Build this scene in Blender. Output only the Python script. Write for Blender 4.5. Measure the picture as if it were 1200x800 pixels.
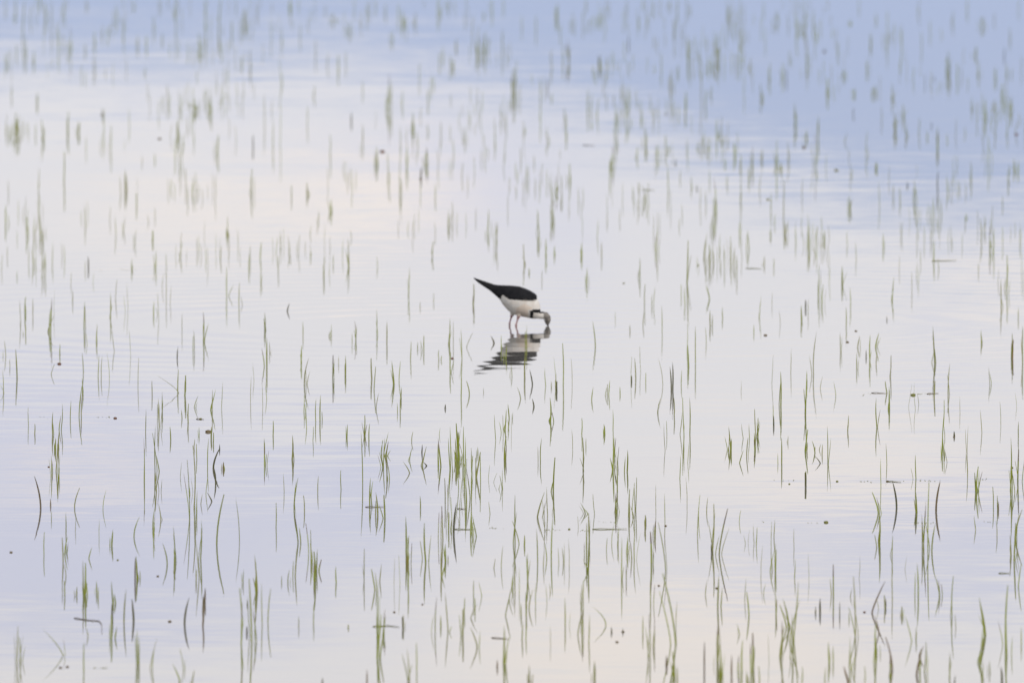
import bpy, bmesh, math, random
from mathutils import Vector, Matrix, noise
R = math.radians
random.seed(7)
for o in list(bpy.data.objects):
    bpy.data.objects.remove(o)
S = bpy.context.scene
C = S.collection

# ------------------------------------------------------------------ camera
# long lens from a low bank: the pool lies 50 to 117 m away
F = 20900.0                      # focal length in photo pixels (1200 wide)
H = 3.352                        # lens height above the water
PITCH = 1000.0 / F
cam = bpy.data.cameras.new('camera')
camo = bpy.data.objects.new('camera', cam); C.objects.link(camo)
cam.sensor_width = 36; cam.lens = 36 * F / 1200
cam.clip_start = 1; cam.clip_end = 20000
camo.location = (0, 0, H)
camo.rotation_euler = (R(90) - PITCH, 0, 0)
cam.dof.use_dof = True
cam.dof.focus_distance = 61.5
cam.dof.aperture_fstop = 12.8
S.camera = camo

# ------------------------------------------------------------------ world
EL_SUN, AZ_SUN = 36.0, 140.0     # behind the camera, to the right
W = bpy.data.worlds.new('World'); S.world = W; W.use_nodes = True
nt = W.node_tree; nt.nodes.clear()

class G:
    """tiny helper for maths on node sockets"""
    def __init__(s, nt): s.nt = nt
    def m(s, op, a, b=None, c=None, clamp=False):
        n = s.nt.nodes.new('ShaderNodeMath'); n.operation = op; n.use_clamp = clamp
        for i, v in enumerate((a, b, c)):
            if v is None: continue
            if isinstance(v, (int, float)): n.inputs[i].default_value = v
            else: s.nt.links.new(v, n.inputs[i])
        return n.outputs[0]
    def smooth(s, v, lo, hi):
        n = s.nt.nodes.new('ShaderNodeMapRange'); n.interpolation_type = 'SMOOTHSTEP'
        s.nt.links.new(v, n.inputs[0])
        for i, x in ((1, lo), (2, hi)):
            if isinstance(x, (int, float)): n.inputs[i].default_value = x
            else: s.nt.links.new(x, n.inputs[i])
        n.inputs[3].default_value = 0; n.inputs[4].default_value = 1
        return n.outputs[0]
    def vec(s, x, y, z):
        n = s.nt.nodes.new('ShaderNodeCombineXYZ')
        for i, v in enumerate((x, y, z)):
            if isinstance(v, (int, float)): n.inputs[i].default_value = v
            else: s.nt.links.new(v, n.inputs[i])
        return n.outputs[0]
    def noise(s, vec, scale, detail=3, rough=0.5, out=0):
        n = s.nt.nodes.new('ShaderNodeTexNoise'); n.inputs['Scale'].default_value = scale
        n.inputs['Detail'].default_value = detail; n.inputs['Roughness'].default_value = rough
        s.nt.links.new(vec, n.inputs['Vector'])
        return n.outputs[out]
    def mix(s, f, a, b):
        n = s.nt.nodes.new('ShaderNodeMix'); n.data_type = 'RGBA'
        for sock, v in ((n.inputs[0], f), (n.inputs[6], a), (n.inputs[7], b)):
            if isinstance(v, (int, float)): sock.default_value = v
            elif isinstance(v, tuple): sock.default_value = (*v, 1)
            else: s.nt.links.new(v, sock)
        return n.outputs[2]
g = G(nt)
STR = 0.1
sky = nt.nodes.new('ShaderNodeTexSky'); sky.sky_type = 'NISHITA'; sky.sun_disc = False
sky.sun_elevation = R(EL_SUN); sky.sun_rotation = R(AZ_SUN)
tc = nt.nodes.new('ShaderNodeTexCoord')
sep = nt.nodes.new('ShaderNodeSeparateXYZ'); nt.links.new(tc.outputs['Generated'], sep.inputs[0])
X, Y, Z = sep.outputs
az = g.m('MULTIPLY', g.m('ARCTAN2', X, Y), 57.2958)              # degrees from north (+Y)
el = g.m('MULTIPLY', g.m('ARCSINE', g.m('ABSOLUTE', Z)), 57.2958)  # degrees above the horizon
U, V = az, el
uv = g.vec(U, V, 0.0)
def col(*c):   # wanted sky radiance, divided by the background strength
    return tuple(v / STR for v in c)
# cloud bank: its lower edge rises gently to the east; open pale-blue air underneath it
edge = g.m('ADD', 1.80, g.m('MULTIPLY', g.smooth(U, -0.75, 1.50), 0.50))
wob = g.noise(g.vec(g.m('MULTIPLY', U, 0.9), g.m('MULTIPLY', V, 3.0), 0.0), 1.3, 4, 0.55)
Vw = g.m('ADD', V, g.m('MULTIPLY', g.m('SUBTRACT', wob, 0.5), 0.20))
bank = g.smooth(g.m('SUBTRACT', Vw, edge), -0.13, 0.19)
low_blue = g.mix(g.smooth(V, 1.62, 2.2), col(0.480, 0.572, 0.810), col(0.50, 0.585, 0.81))
white = g.mix(g.smooth(V, 2.2, 3.9), col(0.905, 0.900, 0.945), col(1.00, 0.975, 0.985))
bluish = col(0.760, 0.785, 0.960)
warm = col(1.13, 1.03, 0.95)
n1 = g.noise(g.vec(U, g.m('MULTIPLY', V, 2.4), 3.0), 1.1, 3, 0.5)
cl = g.mix(g.smooth(n1, 0.56, 0.80), white, bluish)
def blob(u0, v0, su, sv):
    a = g.m('MULTIPLY', g.m('SUBTRACT', U, u0), 1 / su); b = g.m('MULTIPLY', g.m('SUBTRACT', V, v0), 1 / sv)
    return g.m('EXPONENT', g.m('MULTIPLY', g.m('ADD', g.m('MULTIPLY', a, a), g.m('MULTIPLY', b, b)), -1.0))
D = 0.0027414
def at_uv(x, y): return ((x - 600) * D, (y + 600) * D)
def patch(c, colr, lst, amount, nz):
    for x, y, sx, sy in lst:
        u0, v0 = at_uv(x, y)
        f = blob(u0, v0, sx * D, sy * D)
        f = g.m('MULTIPLY', f, g.m('ADD', g.m('MULTIPLY', nz, 1.2), 0.4))
        c = g.mix(g.m('MULTIPLY', f, amount, clamp=True), c, colr)
    return c
n2 = g.noise(g.vec(U, g.m('MULTIPLY', V, 3.0), 9.0), 2.6, 4, 0.6)
cl = patch(cl, bluish, [(60, 520, 170, 45), (90, 680, 330, 80), (1160, 640, 120, 60), (240, 600, 300, 60), (420, 590, 70, 60), (520, 215, 160, 60), (1000, 650, 200, 50), (40, 505, 130, 35), (60, 620, 200, 120)], 0.95, n2)
cl = patch(cl, warm, [(420, 232, 130, 28), (250, 245, 200, 36), (1180, 345, 160, 26), (700, 760, 150, 60), (930, 780, 120, 50), (100, 560, 120, 18), (1000, 560, 200, 40), (450, 228, 90, 26), (450, 228, 90, 26), (860, 740, 130, 50), (660, 780, 130, 40)], 0.68, n2)
low = g.mix(bank, low_blue, cl)
# the rest of the dome: thin broken overcast over the clear sky
n3 = g.noise(g.vec(g.m('MULTIPLY', X, 1.0), Y, g.m('MULTIPLY', Z, 3.0)), 1.6, 6, 0.55)
high = g.mix(g.m('ADD', g.m('MULTIPLY', g.smooth(n3, 0.35, 0.65), 0.4), 0.5), sky.outputs[0], col(0.92, 0.90, 0.90))
out_c = g.mix(g.smooth(el, 4.2, 12.0), low, high)
bg = nt.nodes.new('ShaderNodeBackground'); bg.inputs[1].default_value = STR
nt.links.new(out_c, bg.inputs[0])
wo = nt.nodes.new('ShaderNodeOutputWorld'); nt.links.new(bg.outputs[0], wo.inputs[0])

# ------------------------------------------------------------------ sun (veiled by thin cloud)
sd = bpy.data.lights.new('sun', 'SUN'); sd.energy = 1.5; sd.angle = R(10); sd.color = (1, 0.93, 0.84)
so = bpy.data.objects.new('sun', sd); C.objects.link(so)
dirv = Vector((math.sin(R(AZ_SUN)) * math.cos(R(EL_SUN)), math.cos(R(AZ_SUN)) * math.cos(R(EL_SUN)), math.sin(R(EL_SUN))))
so.rotation_euler = dirv.to_track_quat('Z', 'Y').to_euler()
so.location = dirv * 100

vs = S.view_settings
S.display_settings.display_device = 'sRGB'
vs.view_transform = 'Standard'; vs.look = 'None'; vs.exposure = 0; vs.gamma = 1; vs.use_curve_mapping = False
S.render.engine = 'CYCLES'
S.cycles.use_denoising = True
S.cycles.max_bounces = 8

# ------------------------------------------------------------------ helpers
def ground(px, row):
    """where the line of sight of photo pixel (px,row) meets the water"""
    dep = PITCH + math.atan((row - 400) / F)
    y = H / math.tan(dep)
    return Vector(((px - 600) / F * math.hypot(y, H), y, 0.0))
def scale_at(row):                # photo pixels per metre at that waterline
    p = ground(600, row); return F / math.hypot(p.y, H)

def principled(name, base, rough=0.6, var=0.0, scale=40, spec=0.4, trans=0.0, second=None):
    m = bpy.data.materials.new(name); m.use_nodes = True
    t = m.node_tree; p = t.nodes['Principled BSDF']
    p.inputs['Roughness'].default_value = rough
    p.inputs['Specular IOR Level'].default_value = spec
    p.inputs['Base Color'].default_value = (*base, 1)
    q = G(t)
    colour = None
    if second:
        geo = t.nodes.new('ShaderNodeTexCoord')
        f = q.noise(geo.outputs['Object'], scale, 4, 0.6)
        colour = q.mix(q.smooth(f, 0.5 - var, 0.5 + var), base, second)
        t.links.new(colour, p.inputs['Base Color'])
    if trans:
        tr = t.nodes.new('ShaderNodeBsdfTranslucent'); tr.inputs[0].default_value = (*base, 1)
        if colour: t.links.new(colour, tr.inputs[0])
        mx = t.nodes.new('ShaderNodeMixShader'); mx.inputs[0].default_value = trans
        t.links.new(p.outputs[0], mx.inputs[1]); t.links.new(tr.outputs[0], mx.inputs[2])
        t.links.new(mx.outputs[0], t.nodes['Material Output'].inputs[0])
    return m

def link(name, me, parent=None):
    o = bpy.data.objects.new(name, me); C.objects.link(o)
    if parent: o.parent = parent
    return o
def tag(o, label=None, cat=None, group=None, kind=None):
    for k, v in (('label', label), ('category', cat), ('group', group), ('kind', kind)):
        if v: o[k] = v
    return o

# ------------------------------------------------------------------ water
bm = bmesh.new()
vsx = [bm.verts.new(p) for p in ((-6000, -2000, 0), (6000, -2000, 0), (6000, 9000, 0), (-6000, 9000, 0))]
bm.faces.new(vsx)
me = bpy.data.meshes.new('water'); bm.to_mesh(me); bm.free()
water = tag(link('water', me), 'calm shallow marsh water mirroring a pale cloudy sky', 'water', None, 'structure')
wm = bpy.data.materials.new('water'); wm.use_nodes = True
t = wm.node_tree; q = G(t); p = t.nodes['Principled BSDF']
p.inputs['Base Color'].default_value = (0.17, 0.165, 0.15, 1)
p.inputs['Roughness'].default_value = 0.022
p.inputs['IOR'].default_value = 1.333
geo = t.nodes.new('ShaderNodeNewGeometry')
sp = t.nodes.new('ShaderNodeSeparateXYZ'); t.links.new(geo.outputs['Position'], sp.inputs[0])
px_, py_ = sp.outputs[0], sp.outputs[1]
def vn(sx, sy, seed, detail=2, rough=0.5):
    return q.m('SUBTRACT', q.noise(q.vec(q.m('MULTIPLY', px_, sx), q.m('MULTIPLY', py_, sy), seed), 1.0, detail, rough), 0.5)
# calm lanes and ruffled lanes drift over the pool
lanes = q.smooth(q.noise(q.vec(q.m('MULTIPLY', px_, 0.35), q.m('MULTIPLY', py_, 0.10), 4.0), 1.0, 3, 0.6), 0.38, 0.66)
amp = q.m('ADD', q.m('MULTIPLY', lanes, 1.0), 0.25)
BIRD = ground(641, 381.5)
dx = q.m('SUBTRACT', px_, BIRD.x); dy = q.m('SUBTRACT', py_, BIRD.y)
rr = q.m('SQRT', q.m('ADD', q.m('ADD', q.m('MULTIPLY', dx, dx), q.m('MULTIPLY', dy, dy)), 0.0004))
wobr = q.m('ADD', rr, q.m('MULTIPLY', vn(1.2, 1.2, 30.0), 0.25))
ring = q.m('MULTIPLY', q.m('SINE', q.m('MULTIPLY', wobr, 2 * math.pi / 0.36)), q.m('EXPONENT', q.m('MULTIPLY', rr, -0.25)))
RA = 0.0038
sy_ = q.m('ADD', q.m('MULTIPLY', q.m('MULTIPLY', vn(1.1, 3.2, 0.0, 3, 0.6), 0.0070), amp),
          q.m('MULTIPLY', vn(0.25, 0.45, 12.0, 2), 0.0030))
sy_ = q.m('ADD', sy_, q.m('MULTIPLY', vn(5.0, 17.0, 44.0, 2), 0.0060))
sy_ = q.m('ADD', sy_, q.m('MULTIPLY', q.m('MULTIPLY', ring, RA), q.m('DIVIDE', dy, rr)))
sx_ = q.m('MULTIPLY', q.m('MULTIPLY', vn(1.5, 3.5, 21.0, 3, 0.6), 0.0022), amp)
sx_ = q.m('ADD', sx_, q.m('MULTIPLY', q.m('MULTIPLY', ring, RA), q.m('DIVIDE', dx, rr)))
nv = t.nodes.new('ShaderNodeVectorMath'); nv.operation = 'NORMALIZE'
t.links.new(q.vec(sx_, sy_, 1.0), nv.inputs[0])
t.links.new(nv.outputs[0], p.inputs['Normal'])
me.materials.append(wm)

# ------------------------------------------------------------------ materials
GREEN = [principled('fresh_blade', (0.28, 0.325, 0.035), 0.5, 0.2, 14, 0.15, 0.5, (0.35, 0.38, 0.06)),
         principled('young_blade', (0.34, 0.41, 0.055), 0.5, 0.2, 14, 0.15, 0.5, (0.41, 0.46, 0.10)),
         principled('grey_green_blade', (0.32, 0.335, 0.085), 0.6, 0.2, 14, 0.15, 0.5, (0.39, 0.39, 0.15))]
DARK = principled('old_blade', (0.12, 0.125, 0.05), 0.6, 0.2, 20, 0.3, 0.3, (0.16, 0.15, 0.08))
BROWN = principled('dry_blade', (0.19, 0.14, 0.075), 0.7, 0.2, 20, 0.25, 0.3, (0.27, 0.22, 0.13))
ORANGE = principled('rusty_blade', (0.30, 0.18, 0.06), 0.6, 0.2, 20, 0.3, 0.25, (0.25, 0.17, 0.06))
REDBIT = principled('red_brown_husk', (0.13, 0.07, 0.045), 0.7, 0.2, 60, 0.3, 0.0, (0.20, 0.09, 0.05))

# ------------------------------------------------------------------ the bird
WL = 381.5                       # the bird's waterline in the photograph
def bx(cx): return (545 + cx / 10 - 603) / 294
def bz(cy): return (WL - (315 + cy / 10)) / 294
def loft(bm, secs, n=20, power=1.0):
    """secs: (centre Vector, axis-u Vector, axis-v Vector) ellipses joined into a closed skin"""
    rings = []
    for c, u, v in secs:
        rings.append([bm.verts.new(c + u * math.cos(a) + v * math.sin(a)) for a in (2 * math.pi * i / n for i in range(n))])
    for a, b in zip(rings, rings[1:]):
        for i in range(n):
            bm.faces.new((a[i], a[(i + 1) % n], b[(i + 1) % n], b[i]))
    bm.faces.new(rings[0][::-1]); bm.faces.new(rings[-1])
def tube(bm, pts, n=12):
    """pts: (Vector, radius) or (Vector, radius, side radius)"""
    secs = []
    for i, pt in enumerate(pts):
        a = pts[max(i - 1, 0)][0]; b = pts[min(i + 1, len(pts) - 1)][0]
        d = (b - a).normalized()
        side = Vector((0, 1, 0)) if abs(d.y) < 0.9 else Vector((1, 0, 0))
        u = side.cross(d).normalized(); v = d.cross(u).normalized()
        r1 = pt[1]; r2 = pt[2] if len(pt) > 2 else r1
        secs.append((pt[0], u * r1, v * r2))
    loft(bm, secs, n)
def sx(cx, top, bot, hw):
    c = Vector((bx(cx), 0, (bz(top) + bz(bot)) / 2))
    return (c, Vector((0, 0, (bz(top) - bz(bot)) / 2)), Vector((0, hw / 2940, 0)))
def B(cx, cy, y=0.0): return Vector((bx(cx), y, bz(cy)))

bb = bmesh.new()
# trunk: pointed tail coverts, deep belly, round breast
loft(bb, [sx(300, 215, 262, 14), sx(345, 196, 300, 34), sx(400, 192, 350, 62), sx(440, 190, 415, 92), sx(500, 190, 484, 126), sx(560, 193, 530, 148),
          sx(640, 203, 552, 158), sx(710, 226, 566, 150), sx(765, 256, 578, 132), sx(810, 296, 584, 108), sx(845, 345, 580, 82), sx(872, 400, 555, 52), sx(884, 440, 520, 26)], 28)
# neck let down over the breast, then forward and into the head
tube(bb, [(B(790, 440), 0.030, 0.028), (B(812, 490), 0.026, 0.024), (B(842, 528), 0.0175, 0.017), (B(880, 541), 0.0150, 0.0145), (B(915, 543), 0.0148, 0.0142),
          (B(944, 549), 0.0160, 0.0145), (B(963, 572), 0.0152, 0.0140), (B(968, 604), 0.0132, 0.0125), (B(968, 634), 0.0092, 0.0085), (B(968, 654), 0.0052, 0.0048)], 16)
# bill, straight down into the water
tube(bb, [(B(969, 634), 0.0052, 0.0042), (B(973, 660), 0.0034, 0.0028), (B(976, 700), 0.0026, 0.0022), (B(980, 770), 0.0017, 0.0016), (B(983, 830), 0.0012, 0.0012)], 10)
# folded wings: two curved shells from the shoulder to the crossed tips beyond the tail
for s in (-1, 1):
    pts = []
    for cx, top, bot, off, th in ((842, 308, 350, 86, 22), (815, 284, 356, 112, 28), (770, 256, 360, 134, 32), (700, 224, 362, 150, 34), (620, 204, 358, 150, 34),
                                  (540, 194, 352, 132, 30), (470, 190, 328, 100, 26), (400, 188, 322, 62, 22), (340, 180, 292, 36, 18), (280, 160, 246, 24, 14),
                                  (210, 136, 200, 16, 11), (150, 116, 158, 11, 9), (98, 99, 112, 8, 6)):
        c = Vector((bx(cx), s * (off * 0.62) / 2940, (bz(top) + bz(bot)) / 2))
        hz = (bz(top) - bz(bot)) / 2
        lean = s * off * 0.42 / 2940
        pts.append((c, Vector((0, -lean, hz)), Vector((0, s * th / 2940, th * 0.25 / 2940))))
    loft(bb, pts, 18)
# thighs and legs, toes on the bed of the pool
BED = -0.075
for s, pts in ((1, ((560, 500, 0.0130), (548, 540, 0.0078), (536, 580, 0.0042), (522, 628, 0.0040), (518, 648, 0.0056), (522, 668, 0.0036), (536, 735, 0.0032), (552, 820, 0.0032))),
               (-1, ((640, 505, 0.0140), (630, 548, 0.0084), (618, 590, 0.0044), (604, 634, 0.0042), (599, 655, 0.0058), (603, 675, 0.0038), (620, 740, 0.0034), (636, 820, 0.0034)))):
    y0 = 0.019 * s
    line = [(B(a, b, y0), r if r > 0.007 else r * 0.78) for a, b, r in pts]
    foot = line[-1][0].copy(); foot.z = BED
    foot.x += 0.015
    line.append((foot, 0.0034)); tube(bb, line, 10)
    for ang in (-28, 0, 28):
        d = Vector((math.cos(R(ang)), math.sin(R(ang)), 0))
        tube(bb, [(foot - d * 0.004, 0.0036), (foot + d * 0.016 + Vector((0, 0, 0.001)), 0.0030), (foot + d * 0.034, 0.0016)], 8)
bme = bpy.data.meshes.new('bird_cage'); bb.to_mesh(bme); bb.free()
tmp = bpy.data.objects.new('bird_cage', bme); C.objects.link(tmp)
rm = tmp.modifiers.new('r', 'REMESH'); rm.mode = 'VOXEL'; rm.voxel_size = 0.0012; rm.use_smooth_shade = True
sm = tmp.modifiers.new('s', 'SMOOTH'); sm.factor = 0.5; sm.iterations = 2
dg = bpy.context.evaluated_depsgraph_get(); dg.update()
body = bpy.data.meshes.new_from_object(tmp.evaluated_get(dg)); body.name = 'wading_bird'
bpy.data.objects.remove(tmp)

MB_ = [principled('white_plumage', (0.82, 0.80, 0.77), 0.8, 0.25, 45, 0.2, 0.0, (0.68, 0.63, 0.58)),
       principled('black_plumage', (0.008, 0.0085, 0.011), 0.65, 0.2, 60, 0.12, 0.0, (0.016, 0.016, 0.019)),
       principled('pink_leg', (0.46, 0.27, 0.28), 0.5, 0.2, 90, 0.4, 0.0, (0.36, 0.21, 0.21)),
       principled('grey_brown_crown', (0.30, 0.275, 0.25), 0.7, 0.12, 150, 0.3, 0.0, (0.085, 0.078, 0.072)),
       principled('black_bill', (0.03, 0.026, 0.026), 0.35),
       principled('buff_breast', (0.75, 0.65, 0.56), 0.8, 0.25, 60, 0.2, 0.0, (0.76, 0.67, 0.59)),
       principled('dark_eye', (0.03, 0.008, 0.008), 0.1)]
for m in MB_: body.materials.append(m)
def interp(tbl, x):
    if x <= tbl[0][0]: return tbl[0][1]
    for (a, b), (c, d) in zip(tbl, tbl[1:]):
        if x <= c: return b + (d - b) * (x - a) / (c - a)
    return tbl[-1][1]
WING_LOW = [(90, 120), (250, 232), (350, 302), (400, 332), (425, 322), (445, 300), (470, 316), (510, 345), (560, 354), (700, 357), (800, 358), (848, 352), (870, 340)]
for poly in body.polygons:
    c = poly.center
    cx = (c.x * 294 + 603 - 545) * 10; cy = (WL - c.z * 294 - 315) * 10
    j = 9 * noise.noise(Vector((c.x * 160, c.y * 160, c.z * 160)))
    cxj, cyj = cx + j, cy + j
    mi = 0
    wl = interp(WING_LOW, cx)
    if cyj < wl and cx < 872:
        mi = 1
    elif cx < 425 and cy < 345:
        mi = 1
    elif cx < 690 and cy > 545 + (0 if cx < 600 else 6):
        mi = 2
    elif cx < 660 and cy > 560: mi = 2
    elif cx > 745 and cy > 470:
        # hind neck stripe, neck side, head
        if cy > 654: mi = 4
        elif cxj > 925 + max(0, (cy - 540)) * 0.05: mi = 3
        elif cxj > 792 and cyj < 507 + 12 * min(1, max(0, (cx - 840) / 40)): mi = 1
        elif abs(cxj - (782 - (cy - 545) * 0.12)) < 14 + (590 - cy) * 0.10 and cyj > 484: mi = 1
        else: mi = 0
        if cx > 925 and 575 < cyj < 640 and cx < 950: mi = 0 if cx < 938 else 3
    elif 600 < cxj < 790 and cyj > 400 + abs(cx - 700) * 0.5: mi = 5
    poly.material_index = mi
    poly.use_smooth = True
# eyes set into both sides of the head
eb = bmesh.new(); eb.from_mesh(body)
for s in (-1, 1):
    r = bmesh.ops.create_uvsphere(eb, u_segments=12, v_segments=8, radius=0.0030, matrix=Matrix.Translation(B(964, 600, s * 0.0118)))
    for f in {f for v in r['verts'] for f in v.link_faces}: f.material_index = 6
eb.to_mesh(body); eb.free()
bird = link('wading_bird', body)
bird.location = ground(603, WL)
bird.rotation_euler = (0, 0, R(-2))
tag(bird, 'long legged black and white wader bending to dip its bill in the water', 'bird')
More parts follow.
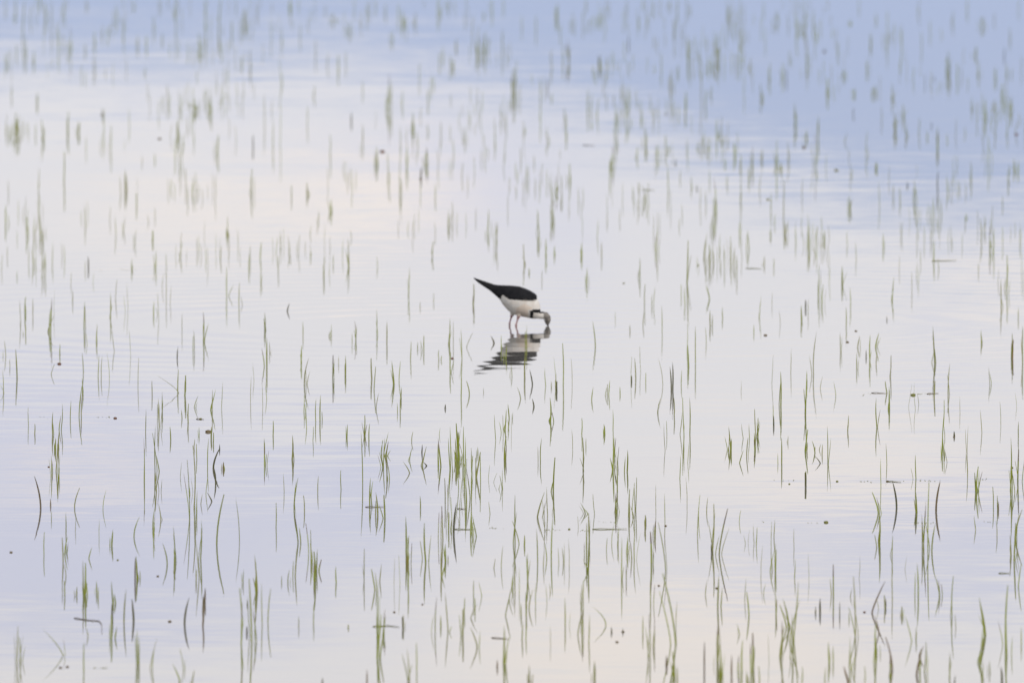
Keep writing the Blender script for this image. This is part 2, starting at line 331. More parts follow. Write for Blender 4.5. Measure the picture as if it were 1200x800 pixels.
# shoots read off the photograph, nine tiles of 400 x 267 photo pixels, coordinates in thirds of a pixel:
# x  top  bottom-of-mirror-image  [lean of the tip] [s thick, d dark, o brown, r rusty, k kinked]
TILES = [
(0, 0, """80,20,240 105,20,120 160,10,120,s 55,0,80 225,0,100 250,100,270,s 305,0,50 300,160,210 335,110,200 410,20,120,s 435,80,190 470,0,50 515,130,200 485,130,200
560,0,60 620,0,200 640,30,120 725,0,190 770,0,200 815,80,170 860,30,120,s 850,200,260 880,180,290 1020,0,60,s 1055,90,180 955,70,200 1170,50,100,s 990,210,380 1105,300,380 1110,150,250 1190,200,300
55,400,545,s 65,430,545,s 45,430,530,s 150,420,560,s 125,440,510 240,400,540,s 275,430,510,s 225,540,740 205,100,250 330,200,300 365,390,540 360,382,430,d 390,450,600 455,390,500 500,550,600 510,240,280
545,540,590 590,300,420 630,460,640,s 685,350,435,s 670,352,390,-20,s 740,340,440,s 765,480,600,s 890,480,560,d 960,440,600 985,380,630 930,340,540 885,600,760,s 440,600,740,s 425,620,740 480,680,770 30,640,720
20,720,850,s 135,600,740 145,750,900 545,730,800 600,630,700 800,760,860 1025,650,740 1080,640,730,s 1165,700,790,s 1120,740,800 1160,480,620 1080,380,500 20,0,70 130,0,90 180,20,180 360,90,160 380,100,160 540,60,150 570,120,170 40,300,380
90,130,250 120,180,260 130,330,400 700,120,200 740,60,160 830,0,60 990,100,200"""),
(400, 0, """30,80,150,s 90,20,100 120,0,60 155,20,80 180,110,180 215,40,130,s 260,50,120,s 290,0,30 340,0,100,s 375,0,60 355,170,240,s 385,200,280,s 405,140,200 480,100,180 500,40,80 505,120,250,s 530,0,90 570,0,60
565,110,260 460,60,180 275,230,330 325,270,330 305,320,400 215,320,420 165,270,500,s 175,290,480,s 75,290,360 75,440,560 35,400,460,d 125,520,640,s 118,535,620,d 165,540,650 205,520,780 230,520,660,s 250,400,520,s 280,590,660,d
300,520,640,s 350,430,520 395,490,600 435,450,540,s 385,330,380 490,360,480 540,420,530 562,370,470 580,400,500 610,250,420,s 600,270,390,s 630,300,400 640,430,500 635,60,140 685,60,160 700,380,500 725,280,350,d 740,330,370
725,450,550,s 760,20,110,s 770,90,160 800,150,290,s 820,70,130 850,40,80 910,50,110,s 930,60,150,-8 905,200,270,d 908,205,265,s 865,320,460,s 900,350,470 785,385,460,s 792,440,525,s 880,430,460 1000,350,500 960,380,560,s 955,520,650,s
995,150,220 1010,130,190,d 1025,190,250 1060,0,40 1045,70,110 1075,60,100 1075,200,260 1100,230,260 1125,190,310 1155,0,50,s 1160,250,350,s 1185,230,290 1170,80,110 1070,460,560,s 1110,510,600 1140,480,580,s 1175,560,590,d
1040,520,590 1150,580,760 1190,600,660 1068,650,760,-14,k 1045,640,690 650,580,680 620,600,650 570,540,640 755,620,740,s 745,700,850,s 775,620,740 803,580,700,s 515,740,880,s 547,780,920,s 695,740,900,s 330,650,740 945,560,690 200,20,110
230,60,150 345,190,260 480,140,240 1005,0,60 860,0,50 930,0,70 1120,0,60 1180,0,90 700,280,420 740,180,300"""),
(800, 0, """15,0,80,s 20,150,300 65,200,460 90,200,280,s 125,120,300,s 118,150,280,s 180,80,150 200,150,280,s 188,190,280 235,220,270,s 250,50,90 290,100,200 305,230,330,s 275,300,400,s 215,250,400 355,230,320,s 365,240,320,d 375,180,240 400,60,200
437,150,310,s 500,170,192,d 545,150,230 565,240,300,s 510,280,380,s 485,70,140 590,70,100,s 605,310,360,s 600,380,430,d 650,210,290,s 678,300,360,s 665,310,360 680,50,100 735,300,400,s 745,400,520,s 770,110,250 775,370,460,s 785,440,520,s 720,160,240
852,260,330,d 885,270,290,d 935,190,330,s 938,230,320,d 910,100,150 965,230,330 985,170,230,6 1030,165,230,s 1040,220,310,s 1055,60,130,s 1095,50,100 1100,240,320,s 1130,170,230,d 1138,230,300,s 1065,350,480,s 1015,340,430,s 1035,360,440 1160,340,440,s
1165,560,640,s 1075,480,670,s 1145,600,690 1180,570,640,s 875,430,460,d 830,420,520 860,460,510 895,450,590,s 897,610,740,d 785,470,520 930,470,520 993,450,500 645,470,620 570,470,530,10 680,570,620,s 470,480,700,s 476,410,560 395,370,520,s
435,460,520,s 425,508,530,d 130,450,510,s 120,420,560 150,560,600 50,500,550,6 182,500,600,s 245,520,660,s 280,530,590 205,540,640 203,630,790 330,500,660,s 345,570,620,s 355,640,870 95,600,680 115,630,860,s 50,650,680,d 30,620,700 310,680,800
587,690,785,s 692,640,810 815,635,780,s 740,650,740 765,660,760 790,640,670,d 1015,570,700 995,750,785,s 1125,690,760 370,500,640 460,40,150 160,20,120 330,40,120 430,0,60 510,0,40 620,0,60 660,120,200 830,0,90 870,80,160 1000,0,80 1180,0,70
1150,100,180 950,40,130 720,40,110 840,120,220 10,330,440 80,320,420 100,300,370 1190,200,300 1140,430,520 700,380,470"""),
(0, 267, """150,0,100,s 311,100,180,d 60,150,200 435,-40,60 475,10,100 463,110,190,s 537,10,80,s 548,80,205,s 585,90,180 632,50,160,8 797,0,50,s 775,60,160 797,140,340 840,190,350 880,60,170 875,90,200 915,50,160 917,150,245,s 978,100,210 1020,90,130
1092,80,130 1010,265,320,8,d 1165,340,420,s 255,220,300 88,245,360,s 90,340,410,s 115,250,360 178,250,480,s 210,410,480 295,260,440,s 293,440,570 338,340,460,s 345,450,600 388,230,400,s 540,260,350 640,300,430 623,420,495,d 683,360,500 715,300,500,s
630,520,640,-80 625,500,650 650,520,660,s 485,460,640 535,540,640 560,600,790,s 570,580,720,s 512,640,800 683,590,670,14,s 662,620,750,s 682,740,800 742,570,710,16,s 750,720,790,s 742,700,780,s 772,760,800,d 932,300,420,s 938,390,580,s 948,400,480
1065,330,430 1059,415,535,s 1070,460,640,16,s 1068,590,700,s 1078,650,760,-6 1110,600,760 1125,590,760 1170,450,610,s 1190,450,510 12,500,660,s 60,430,620,s 35,460,520 100,630,760 185,650,800 215,620,800,s 205,720,830,s 278,560,760,10,s 290,530,640
247,610,740 122,690,760 960,680,780 930,770,900,s 1027,730,900,s 180,480,550,12 715,340,380 20,400,500 195,740,820,s 1100,700,800 640,640,700 600,700,790 700,700,760"""),
(400, 267, """15,450,580,s 27,40,230,s 50,330,460,s 38,370,440 124,290,460,s 107,460,600,s 115,490,650,6 122,580,690,10 127,100,180 237,140,340,s 320,50,150 464,200,340,s 440,370,470,22 545,-20,150,s 515,0,60 380,320,500,s 383,440,580,s 424,360,560,s 421,500,700
410,690,900,s 405,740,900,s 160,330,480 184,470,630,s 203,470,600 210,560,640,s 207,600,700 243,400,530 268,400,450 290,380,480,s 343,430,500,s 277,260,300 537,380,430,-12,d 562,380,470 450,540,630,-10,k 365,620,650,d 643,60,200,s 660,140,180,s 694,0,110,s
720,40,160,s 738,-60,50,s 750,60,130,s 705,150,220 843,50,150,s 863,140,250,s 915,50,150 1108,-20,190,s 1050,110,240,s 1066,200,340 1097,210,340,6 1195,200,280 893,330,500,-10 880,560,650,6 780,410,700 753,510,610,s 757,540,610,d 650,345,500,s
578,410,510,s 645,440,610,s 672,500,600,-10,d 677,600,655,-6,d 600,480,560 630,560,640,-12 940,535,640,4,s 955,640,780 962,740,900,s 1035,460,600,-4,k 1020,520,560,d 1070,510,580 1130,460,640,-16,k 1112,600,700,10 1165,475,660,d 1160,490,650,d
925,690,760,s 735,600,760,s 576,640,780,4,s 590,620,720 562,680,760,-8 845,670,780 860,740,800 80,660,800,s 20,690,780,s 97,690,800 150,720,860,16,s 158,750,850,8,s 285,770,900,14,s 385,700,900 1195,500,600 980,560,610 1015,340,390 430,700,900 340,760,860 480,770,820
475,780,830 240,770,860,10 700,740,900 500,560,600 1170,600,720"""),
(800, 267, """15,50,340,s 8,210,330 76,20,200,10,s 95,200,300,-12,s 97,290,400,s 83,350,455 105,-40,60,s 170,50,210,s 190,100,230 200,-20,70,s 233,10,140,s 360,-20,70,s 310,0,60 287,100,160 320,110,170 140,280,360 268,240,390,8 250,340,400 21,415,560,s 45,350,600
418,275,380,s 432,255,310,d 478,130,350,s 490,200,330,s 515,140,260 500,10,80,s 560,135,260,s 563,160,250,14 575,280,410 590,210,350 610,50,170 705,20,120,s 737,175,330,s 718,310,340,d 882,40,190,s 460,370,660 432,520,790,s 437,500,600 345,510,740,s
257,640,830,s 265,670,790,s 320,660,730,d 318,620,700 168,700,850,s 213,690,790,-6 235,690,790 555,370,500 615,380,460,8,s 612,440,550 658,380,550,s 678,370,470,12,s 680,440,520 645,430,480,d 730,450,600,s 727,560,710,s 718,540,620,-6 886,350,600,s
884,540,660,s 933,480,690 913,610,860,s 683,600,800 580,660,770,s 1050,-30,120 1040,120,190 1080,0,160,s 1093,0,180 1125,0,110 1120,180,380,s 1138,100,330 1180,280,360 1155,375,540,s 1160,390,520,r 1195,350,600,s 1080,490,610 1050,360,450 480,760,800,6
510,700,920 370,730,780 5,600,860 25,600,850 1180,680,790 955,715,750,d 465,750,830,-10 225,740,860"""),
(0, 534, """143,75,290,-22,o,k 182,0,150,s 197,-40,150,s 205,20,150,s 178,150,200,o 181,190,260 262,115,250,18,k 362,120,252,12,k 508,-60,240 545,-100,200,s 550,60,190,s 537,180,330,8,s 565,170,280,-8 667,20,420,s 682,-30,400 692,-40,60 730,-60,130
750,-20,110,20,d,k 758,40,150,-6,d 745,130,190,-16,d 787,20,72,s 785,25,70,o 930,-60,55,s 762,140,480,26,s,k 842,150,440,-14,k 1034,80,290,14,s,k 1048,210,400,s 1038,330,520 1085,240,440,-10,s 1095,310,450,s 1108,340,540,s 1113,330,480,s
1102,520,650 155,270,420 232,200,350 222,290,450,s 228,285,400,10,s 232,380,465,-6 228,440,540 295,370,625,s 298,380,600,s 312,320,400,12 310,600,670,-8 270,460,520,s 345,460,540 393,260,370,s 397,440,600,s 392,560,722,s 395,520,640,d
436,470,700,8,s,k 471,215,350,20,s,k 475,360,515,o 482,355,510,s 470,505,650,-6,d 485,610,850,s 588,310,450,-16,s,k 617,250,490,s 612,330,480 705,230,500,s 720,465,560,o 713,500,690,o 714,490,600,d 649,500,680,16,d,k 60,600,860,s 72,640,800
222,610,790,-72 528,645,850,24 645,680,820,-12 632,730,850,-26 675,755,850,8,s 855,400,490,s 848,470,850,s 870,505,540,d 868,600,645,d 885,440,860,s 878,500,760 905,350,600,s 900,420,560 922,450,720 942,470,700,10,k 690,400,480 1182,390,500
1012,400,490,6 990,420,470 1133,780,830,d 295,660,850 560,0,110,-10 700,300,560 1050,560,640 1070,140,250 220,440,520 540,240,360 340,440,520"""),
(400, 534, """75,-80,280 148,-60,140,s 160,20,145,s 153,140,300,s 100,80,270,s 128,130,280,s 105,90,190,6 278,140,230,s 240,20,100,-24 283,-40,20,d 300,20,50,-14,d 228,215,470,s 236,290,470,s 233,335,420,r 235,470,570 297,240,510,s 285,300,420,-8
350,-60,130,-10,s 382,-60,150,s 365,80,250,s 357,180,400,s 352,330,510,s 377,200,320,s 367,310,430,s 395,168,372,10,d,k 410,-80,75,s 414,-20,60,s 432,-60,290,s 457,5,300,s 475,-10,160,14,s 455,200,350,s 475,210,355,-14,s 575,-60,90,s 565,70,160,-8
611,145,475,s 690,130,300,24,s 690,260,480,-4,k 745,10,240,6,s 738,230,490,s 643,280,350 655,350,520,s 660,470,600,14,s,k 650,480,640,s 590,450,560,14 577,480,640,18,s 570,600,860,s 635,580,710,s 632,520,600 662,735,850,s 548,715,770,o 787,500,690
850,-60,160,s 858,165,240,-18,s 872,205,400,s 862,240,460,s 868,300,510,s 850,440,560,s 846,540,720,s 842,480,620 890,720,860,s 890,722,850,d 930,530,655,-48,k 870,560,760 950,600,640,d 990,605,635,d 955,-60,160,s 970,0,250,s 966,130,270,s
973,250,380,s 1005,-20,130,s 1010,120,300,s 1013,150,280,s 1005,280,400,s 1002,380,490,s 1035,80,300,s 1030,250,480,s 1068,210,300,s 1070,215,260,d 1102,225,340,s 1090,270,480,s 1087,440,600,s 1085,560,850,s 1100,580,760,s 1140,240,560,-26 1175,420,900,-46,s
1143,700,770,o 985,290,570 135,380,500,6 118,400,540,-12,s 129,440,850,s 126,560,860,s 218,560,645,s 217,565,640,d 150,540,700 240,680,900,-8,s 265,660,850 80,330,540 25,590,620 330,500,735,s 375,480,740,-10 380,600,640,8 427,540,720,s 432,500,600
455,520,620,24,s 478,600,745,-26 465,440,560 90,750,850,o 400,0,60 440,100,260 350,560,640 470,500,580 145,600,680 1170,690,860,-6,s 1180,740,860,s 600,420,500 710,330,450 1190,0,160 1060,560,680"""),
(800, 534, """170,-60,35,s 255,-80,40,s 200,-20,70,14 348,-60,110 432,-90,60,s 433,55,150,s 432,60,148,d 484,0,52,-20,d 490,-40,30 512,-60,120 820,0,160 912,-60,50,s 823,130,270,s 818,200,275,d 688,130,270,-22,s 690,200,440,s 693,210,400,s 697,10,200 752,88,270,-16,d,k
736,280,420 737,380,640 846,165,490,s 842,220,450,s 828,380,600,s 862,100,560 890,88,298,16,o,k 892,95,290,14,o,k 876,240,430,12,s,k 903,420,560,-16,s 1033,40,215,6,s 1030,60,190,-4,s 1030,210,310,-6 1092,110,250 1107,140,240 1110,160,220,o 1152,-60,300,s
1158,0,260,s 1155,280,420,s 1165,240,500,s 1178,-20,200,s 1170,190,385,24,s,k 1180,380,540,10 105,175,490,s 102,310,370,d 128,190,500,30,s 123,420,640,s 325,310,500,s 316,350,450,-6 328,480,640,s 124,580,860,s 138,680,860,s 132,730,850,s 76,655,850,o
172,700,860,o 233,480,640,-8 208,650,860,s 247,625,860,s 240,660,860,s 200,590,660,-10 226,755,850,s 372,505,700,-20,s 390,450,840,16,s 388,560,860,s 380,640,780,-8 345,580,840,s 420,740,860 530,385,600,s 552,512,608,d 467,530,575,d 483,500,595,d
515,655,800,s 607,430,840,s 585,550,600 590,640,860,s 582,740,850,-16,r 680,590,860,s 682,650,740,s 665,443,660,46,o 690,560,680,-16,o 737,640,860,-24,o 711,490,585,s 713,500,560,d 770,530,590,s 805,560,740,-24 850,655,860,s 822,680,860,20,o 832,670,740,14,o
947,425,700,s 938,690,860,s 955,770,850,d 1135,460,860,s 1140,560,840,s 1062,500,760,-20,s 1045,600,850,12,s 1055,720,850,s 1122,740,850,-4,d 820,600,690 350,640,730 640,740,860 500,740,860 270,740,850 1190,600,720 960,560,640 1080,720,800 730,700,850,s"""),
]
# floating bits: x, y, size (all photo px), tint
BITS = [(69.5,426.5,8,'r'),(135,490,7,'r'),(13,647,6,'d'),(199,728,7,'d'),(71,782,6,'d'),(79,781,6,'d'),(185,675,5,'d'),(138,656,4,'g'),(57,547,4,'r'),(244,506,12,'d'),(235,491,6,'g'),
(462,717,5,'d'),(772,686,5,'d'),(780,616,5,'d'),(723,752,6,'d'),(730,740,6,'d'),(495,708,4,'d'),(731,332,4,'g'),(530,420,6,'r'),(993,401,6,'d'),(897,393,7,'d'),(1003,388,5,'d'),(1118,512,4,'d'),
(925,567,4,'g'),(981,564,5,'g'),(120,135,6,'d'),(187,163,7,'d'),(448,178,10,'r'),(781,134,5,'d'),(493,210,6,'d'),(966,61,6,'d'),(942,173,7,'d'),(980,200,8,'g'),(1191,158,7,'r'),(818,311,4,'g'),
(840,689,6,'d'),(1013,717,5,'r'),(900,234,6,'g'),(1070,463,10,'g'),(667,620,5,'g'),(1040,564,6,'d'),(968,612,9,'g'),(1186,548,5,'d')]
# stems lying on the water: list of photo points, tint
STEMS = [([(874,314.5),(893,315)],'g'),([(1021,460.5),(1040,461)],'d'),([(1086,461.5),(1100,461)],'d'),([(87,724),(102,726.5),(116,727.5),(119,731),(119.5,742)],'d'),([(428,594),(452,594)],'o'),
([(536,596),(546,596.5)],'o'),([(437,734),(455,733),(468,734.5)],'g'),([(576,747),(597,748.5)],'d'),([(531,620),(558,620.5)],'g'),([(694,620),(735,620)],'g'),([(1170,671.5),(1184,671.5)],'g'),
([(230,491),(239,491.5)],'o'),([(683,170.5),(697,171)],'d'),([(753,223),(767,223)],'g'),([(1092,306),(1121,305.5)],'g'),([(1040,564),(1056,565)],'g'),([(752,565),(778,572),(790,575)],'x'),
([(260,316),(320,317)],'x'),([(950,365),(975,366)],'x')]
# thin lines of pollen and seed drifting on the surface: y, x0, x1
SCUM = [(612,890,1180),(563,880,1180),(620,520,740),(461,1010,1110),(781,30,140),(488,20,130),(316,30,180),(610,700,800)]
# ------------------------------------------------------------------ grass shoots
rnd = random.Random(11)
def blade(bm, base, h, dx, w, bend, yaw, mat, sink=0.03, fold=0.25, tip=None):
    """one grass leaf: a folded ribbon that tapers to its tip; dx = sideways reach of the tip, bend = bow of its middle"""
    n = 7
    side = Vector((math.cos(yaw), math.sin(yaw), 0)); nrm = Vector((-math.sin(yaw), math.cos(yaw), 0))
    prev = None
    dy = rnd.uniform(-0.12, 0.12) * h
    sharp = rnd.choice([0.9, 0.9, 0.75, 0.45])
    for i in range(n + 1):
        f = i / n
        z = -sink + (h + sink) * f
        g_ = max(0.0, z / h)
        x = dx * (g_ ** 1.3) + bend * math.sin(math.pi * min(1, g_))
        c = base + Vector((x, dy * g_ * g_, z))
        ww = w * (1.0 if f < 0.6 else 1.0 - ((f - 0.6) / 0.4) ** 1.6 * sharp) * 0.5
        a = bm.verts.new(c - side * ww); m_ = bm.verts.new(c + nrm * ww * fold * 2); b = bm.verts.new(c + side * ww)
        if prev:
            for p0, p1, q0, q1 in ((prev[0], prev[1], a, m_), (prev[1], prev[2], m_, b)):
                fc = bm.faces.new((p0, p1, q1, q0)); fc.smooth = True; fc.material_index = mat if tip is None or i < 6 else tip
        prev = (a, m_, b)
ALLM = GREEN + [DARK, BROWN, ORANGE]
LOOKS = ['fresh green', 'light green', 'grey green', 'dark olive', 'dry brown', 'rusty orange']
shoots = []
for x0, y0, txt in TILES:
    for tok in txt.split():
        p_ = tok.split(',')
        x, t_, b_ = (float(v) for v in p_[:3])
        lean = 0.0; fl = set()
        for e in p_[3:]:
            try: lean = float(e)
            except ValueError: fl.add(e)
        X_ = x0 + x / 3; top = y0 + t_ / 3; bot = y0 + b_ / 3
        row = (top + bot) / 2
        shoots.append(dict(x=X_, row=row, h=(bot - top) / 2, lean=lean / 3, fl=fl))
# faint far shoots between the ones read off the photograph
spots = [(rnd.uniform(0, 1200), 5 + 320 * rnd.random() ** 1.2, rnd.uniform(7, 34)) for _ in range(110)]
for i in range(820):
    cx_, cy_, sp_ = rnd.choice(spots)
    row = min(max(cy_ + rnd.gauss(0, sp_ * 0.35), 3), 350)
    hh = rnd.uniform(6, 16) * (0.8 + row / 420)
    shoots.append(dict(x=cx_ + rnd.gauss(0, sp_), row=row, h=hh, lean=rnd.gauss(0, 0.8), fl={'f'}))
spots = [(rnd.uniform(0, 1200), 335 + 450 * rnd.random(), rnd.uniform(10, 40)) for _ in range(50)]
for i in range(170):
    cx_, cy_, sp_ = rnd.choice(spots)
    row = cy_ + rnd.gauss(0, sp_ * 0.5)
    x = cx_ + rnd.gauss(0, sp_)
    if abs(x - 600) < 60 and abs(row - 388) < 50: continue
    shoots.append(dict(x=x, row=row, h=rnd.uniform(9, 34), lean=rnd.gauss(0, 1.6), fl={'f'}))
for s in shoots:
    sc = scale_at(s['row']); fl = s['fl']
    s['base'] = ground(s['x'], s['row'])
    hm = s['h'] / sc * (1.04 + 0.14 * max(0.0, (300 - s['row']) / 300))
    far = max(0.0, (300 - s['row']) / 300)
    s['blades'] = []
    if 'd' in fl: m0 = 3
    elif 'o' in fl: m0 = 4
    elif 'r' in fl: m0 = 5
    elif 'f' in fl: m0 = rnd.choice([0, 1, 2, 2])
    else: m0 = rnd.choice([0, 0, 1, 2])
    w = rnd.uniform(0.0026, 0.0040) * (1 + 0.55 * far)
    if 's' in fl: w = rnd.uniform(0.0035, 0.0052) * (1 + 0.45 * far)
    if 'd' in fl or 'o' in fl or 'r' in fl: w = rnd.uniform(0.0048, 0.0066)
    if 'f' in fl: w = rnd.uniform(0.0015, 0.0028) * (1 + 0.6 * far)
    lean = s['lean'] / sc
    if abs(s['lean']) < 0.1: lean = rnd.gauss(0, 0.035) * hm
    bend = rnd.gauss(0, 0.012) * hm
    if 'k' in fl: bend = -0.12 * lean
    s['blades'].append((0.0, 0.0, hm, lean, w, bend, rnd.uniform(-0.9, 0.9), m0))
    if 's' in fl and 'k' not in fl:
        k = 1 + (rnd.random() < 0.5) + (1 if s['row'] < 260 else 0)
        for _ in range(k):
            s['blades'].append((rnd.gauss(0, 0.0065 + 0.008 * far), rnd.gauss(0, 0.02), hm * rnd.uniform(0.35, 0.85), lean * 0.6 + rnd.gauss(0, 0.07) * hm,
                                w * rnd.uniform(0.5, 0.85), 0.0, rnd.uniform(-1, 1), m0 if rnd.random() < 0.5 else rnd.choice([0, 1, 2])))
    elif not fl and rnd.random() < 0.3:
        s['blades'].append((rnd.gauss(0, 0.006), rnd.gauss(0, 0.02), hm * rnd.uniform(0.3, 0.8), rnd.gauss(0, 0.08) * hm, w * 0.7, 0.0, rnd.uniform(-1, 1), rnd.choice([0, 1, 2])))
    s['size'] = s['h'] * sum(b[4] for b in s['blades']) * sc * (0.3 if s['row'] > 795 else 1)
    s['look'] = m0
    s['tuft'] = len(s['blades']) > 1
def add_blades(bm, s, origin):
    for ox, oy, hm, lean, w, bend, yaw, mi in s['blades']:
        blade(bm, s['base'] - origin + Vector((ox, oy, 0)), hm, lean, w, bend, yaw, mi)
tufts = sorted([s for s in shoots if s['tuft']], key=lambda s: -s['size'])
singles = sorted([s for s in shoots if not s['tuft']], key=lambda s: -s['size'])
things = tufts[:230] + singles[:200]
rest = tufts[230:] + singles[200:]

# --- labels: look first, then where the shoot stands; ranks only inside a small patch of water
def band(row):
    for lim, s in ((40, 'along the top edge'), (80, 'under the top edge'), (125, 'in the blurred upper water'), (170, 'in the upper water'), (215, 'where blue turns white'),
                   (265, 'well above the bird'), (320, 'just above the bird'), (375, 'level with the bird'), (425, 'level with the reflection'), (475, 'just below the reflection'),
                   (525, 'in the middle water'), (580, 'in the lower water'), (635, 'low in the water'), (690, 'farther down'), (745, 'near the bottom edge')):
        if row < lim: return s
    return 'along the bottom edge'
def column(x):
    for lim, s in ((110, 'by the left edge'), (230, 'far left'), (350, 'left'), (460, 'left of centre'), (560, 'just left of centre'), (650, 'at centre'), (750, 'just right of centre'),
                   (860, 'right of centre'), (970, 'right'), (1090, 'far right')):
        if x < lim: return s
    return 'by the right edge'
def shape(s):
    b = s['blades'][0]
    r = b[3] / b[2]
    if 'k' in s['fl']: lean_ = 'bowed'
    elif r > 0.55: lean_ = 'right-bent'
    elif r < -0.55: lean_ = 'left-bent'
    elif r > 0.09: lean_ = 'right-leaning'
    elif r < -0.09: lean_ = 'left-leaning'
    else: lean_ = 'upright'
    return lean_
ORD = ['', '', 'second', 'third', 'fourth', 'fifth', 'sixth', 'seventh', 'eighth', 'ninth', 'tenth']
NUM = ['', 'one', 'two', 'three', 'four', 'five', 'six', 'seven', 'eight', 'nine', 'ten']
cells = {}
for s in things:
    s['noun'] = ('tuft' if s['tuft'] else 'blade')
    s['desc'] = f"{LOOKS[s['look']]} {shape(s)}"
    s['place'] = f"{band(s['row'])}, {column(s['x'])}"
    cells.setdefault((s['noun'], s['desc'], s['place']), []).append(s)
for key, L in cells.items():
    L.sort(key=lambda s: s['x'])
    n = len(L)
    hs = sorted(L, key=lambda s: -s['h'])
    for i, s in enumerate(L):
        noun, desc, place = key
        if n == 1: extra = ''
        elif n == 2: extra = ('taller ' if s is hs[0] else 'shorter ')
        elif i == 0: extra = 'leftmost '
        elif i == n - 1: extra = 'rightmost '
        elif n == 3: extra = 'middle '
        else: extra = f'{ORD[i + 1]} from left, '
        s['label'] = f"{extra}{desc} grass {noun} {place}"
for s in things:
    mats = sorted({b[7] for b in s['blades']})
    if s['tuft']:
        root = bpy.data.objects.new('grass_tuft', None); C.objects.link(root); root.location = s['base']; root.empty_display_size = 0.05
        tag(root, s['label'], 'grass tuft', 'grass tufts standing in the shallow water')
        for b in s['blades']:
            bm = bmesh.new()
            dry = rnd.random() < 0.22
            blade(bm, Vector((b[0], b[1], 0)), b[2], b[3], b[4], b[5], b[6], 0, tip=1 if dry else None)
            me = bpy.data.meshes.new('blade'); bm.to_mesh(me); bm.free(); me.materials.append(ALLM[b[7]])
            if dry: me.materials.append(BROWN)
            link('blade', me, root)
    else:
        bm = bmesh.new(); b = s['blades'][0]
        blade(bm, Vector((0, 0, 0)), b[2], b[3], b[4], b[5], b[6], 0)
        me = bpy.data.meshes.new('grass_shoot'); bm.to_mesh(me); bm.free(); me.materials.append(ALLM[b[7]])
        o = link('grass_shoot', me); o.location = s['base']
        tag(o, s['label'], 'grass shoot', 'single grass shoots standing in the shallow water')
bm = bmesh.new()
for s in rest: add_blades(bm, s, Vector((0, 0, 0)))
me = bpy.data.meshes.new('marsh_grass'); bm.to_mesh(me); bm.free()
for m in ALLM: me.materials.append(m)
tag(link('marsh_grass', me), 'faint thin grass blades scattered over the whole shallow pool', 'marsh grass', None, 'stuff')

# ------------------------------------------------------------------ floating bits and stems
TINT = {'r': REDBIT, 'd': BROWN, 'g': GREEN[2], 'o': BROWN, 'x': GREEN[2]}
def curled_bit(L, wd, seed):
    """a small curled husk or leaf scrap lying on the water, its rim lifted"""
    rb = random.Random(seed); bm = bmesh.new(); n, k = 8, 5; grid = []
    for i in range(n + 1):
        f = i / n; prof = math.sin(math.pi * min(max(f, 0.04), 0.96)) ** 0.7
        row = []
        for j in range(k + 1):
            g_ = j / k * 2 - 1
            z = 0.0012 + wd * 0.55 * prof * (1 - g_ * g_) + L * 0.10 * (2 * f - 1) ** 2 + rb.uniform(-0.03, 0.03) * wd
            row.append(bm.verts.new(((f - 0.5) * L, g_ * wd * prof * 0.5, z)))
        grid.append(row)
    for i in range(n):
        for j in range(k):
            bm.faces.new((grid[i][j], grid[i + 1][j], grid[i + 1][j + 1], grid[i][j + 1])).smooth = True
    low = bmesh.ops.extrude_face_region(bm, geom=bm.faces[:])
    for v in [e for e in low['geom'] if isinstance(e, bmesh.types.BMVert)]: v.co.z = -0.0015
    bmesh.ops.recalc_face_normals(bm, faces=bm.faces[:])
    return bm
TW = {'r': 'reddish brown', 'd': 'dark', 'g': 'grey green', 'o': 'brown'}
seen = {}
for i, (x, y, sz, tint) in enumerate(BITS):
    b = ground(x, y); L = 0.58 * sz / scale_at(y)
    bm = curled_bit(L, L * 0.55, i)
    me = bpy.data.meshes.new('floating_husk'); bm.to_mesh(me); bm.free(); me.materials.append(TINT[tint])
    o = link('floating_husk', me); o.location = b; o.rotation_euler = (0, 0, rnd.uniform(-0.5, 0.5))
    lab = f"{'small' if sz < 7 else 'larger'} {TW[tint]} husk floating {band(y)}, {column(x)}"
    if lab in seen: lab = lab.replace('husk floating', 'curled husk floating, the lower one,' if y > seen[lab] else 'curled husk floating, the upper one,')
    seen[lab] = y
    tag(o, lab, 'floating husk', 'plant scraps floating on the water')
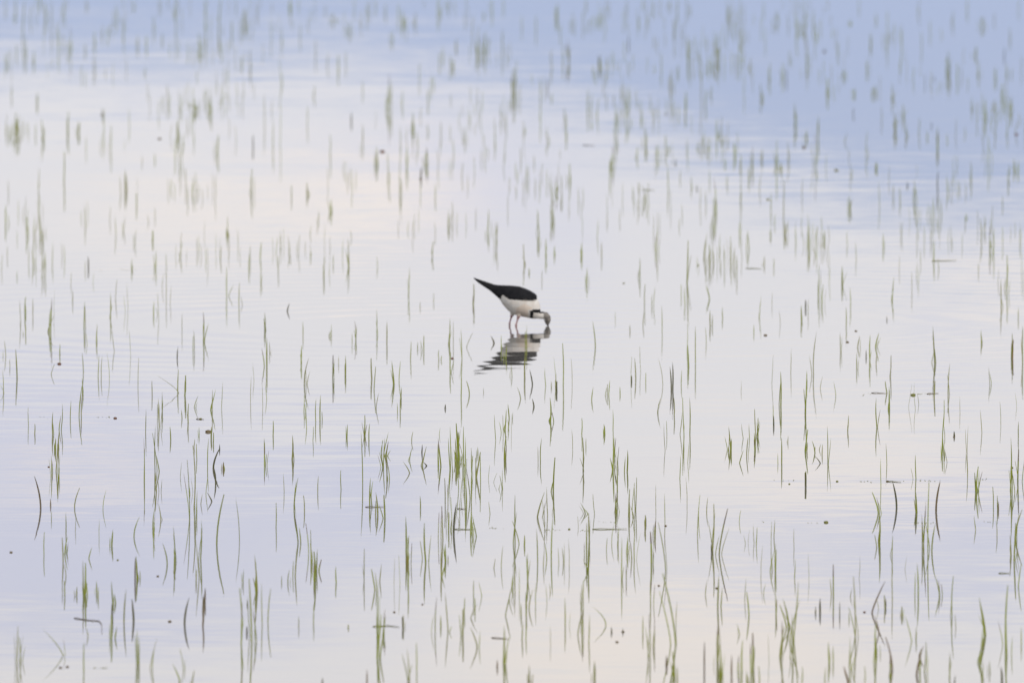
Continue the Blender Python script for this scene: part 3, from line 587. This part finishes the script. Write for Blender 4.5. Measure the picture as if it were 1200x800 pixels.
for pts, tint in STEMS:
    if tint == 'x': continue
    P = [ground(x, y) for x, y in pts]; c = sum(P, Vector()) / len(P)
    bm = bmesh.new(); rows = [p_ - c for p_ in P]
    fine = []
    for a, b in zip(rows, rows[1:]):
        for k in range(4): fine.append(a.lerp(b, k / 4))
    fine.append(rows[-1])
    rad = 0.0012 if tint == 'x' else 0.0014
    ring = []
    n = len(fine)
    for i, p_ in enumerate(fine):
        a = fine[max(0, i - 1)]; b = fine[min(n - 1, i + 1)]; d = (b - a).normalized(); u = Vector((-d.y, d.x, 0)); r_ = rad * (1 - 0.6 * (i / (n - 1)) ** 2)
        z = 0.0006 + 0.0020 * math.sin(i * 1.3) ** 2
        ring.append([bm.verts.new(p_ + Vector((0, 0, z)) + u * r_ * math.cos(q_) + Vector((0, 0, 1)) * r_ * math.sin(q_)) for q_ in (math.pi * 2 * k / 6 for k in range(6))])
    for a, b in zip(ring, ring[1:]):
        for k in range(6): bm.faces.new((a[k], a[(k + 1) % 6], b[(k + 1) % 6], b[k])).smooth = True
    bm.faces.new(ring[0][::-1]); bm.faces.new(ring[-1])
    bmesh.ops.recalc_face_normals(bm, faces=bm.faces[:])
    me = bpy.data.meshes.new('broken_reed'); bm.to_mesh(me); bm.free(); me.materials.append(TINT[tint])
    o = link('broken_reed', me); o.location = c
    x, y = pts[0]
    lab = f"{'bent' if len(pts) > 3 else 'thin'} {TW.get(tint, 'pale')} stem lying on the water {band(y)}, {column(x)}"
    if lab in seen: lab = lab.replace('thin', 'shorter thin')
    seen[lab] = y
    tag(o, lab, 'broken reed', 'broken stems lying on the water')
bm = bmesh.new()
for y, x0, x1 in SCUM:
    n = int((x1 - x0) * 0.35)
    for _ in range(n):
        x = rnd.uniform(x0, x1)
        if noise.noise(Vector((x * 0.03, y, 0))) < 0.08: continue
        c = ground(x, y + 1.5 * math.sin(x * 0.02) + rnd.gauss(0, 0.7))
        r_ = rnd.uniform(0.0006, 0.0022)
        vs_ = [bm.verts.new(c + Vector((r_ * 1.6 * math.cos(a), r_ * 2.5 * math.sin(a), 0.0004))) for a in (0.3, 1.4, 2.6, 3.7, 4.9)]
        tp = bm.verts.new(c + Vector((0, 0, 0.0016)))
        for k in range(5): bm.faces.new((vs_[k], vs_[(k + 1) % 5], tp))
me = bpy.data.meshes.new('floating_debris'); bm.to_mesh(me); bm.free(); me.materials.append(GREEN[2])
tag(link('floating_debris', me), 'thin lines of specks drifting on the still water', 'floating debris', None, 'stuff')
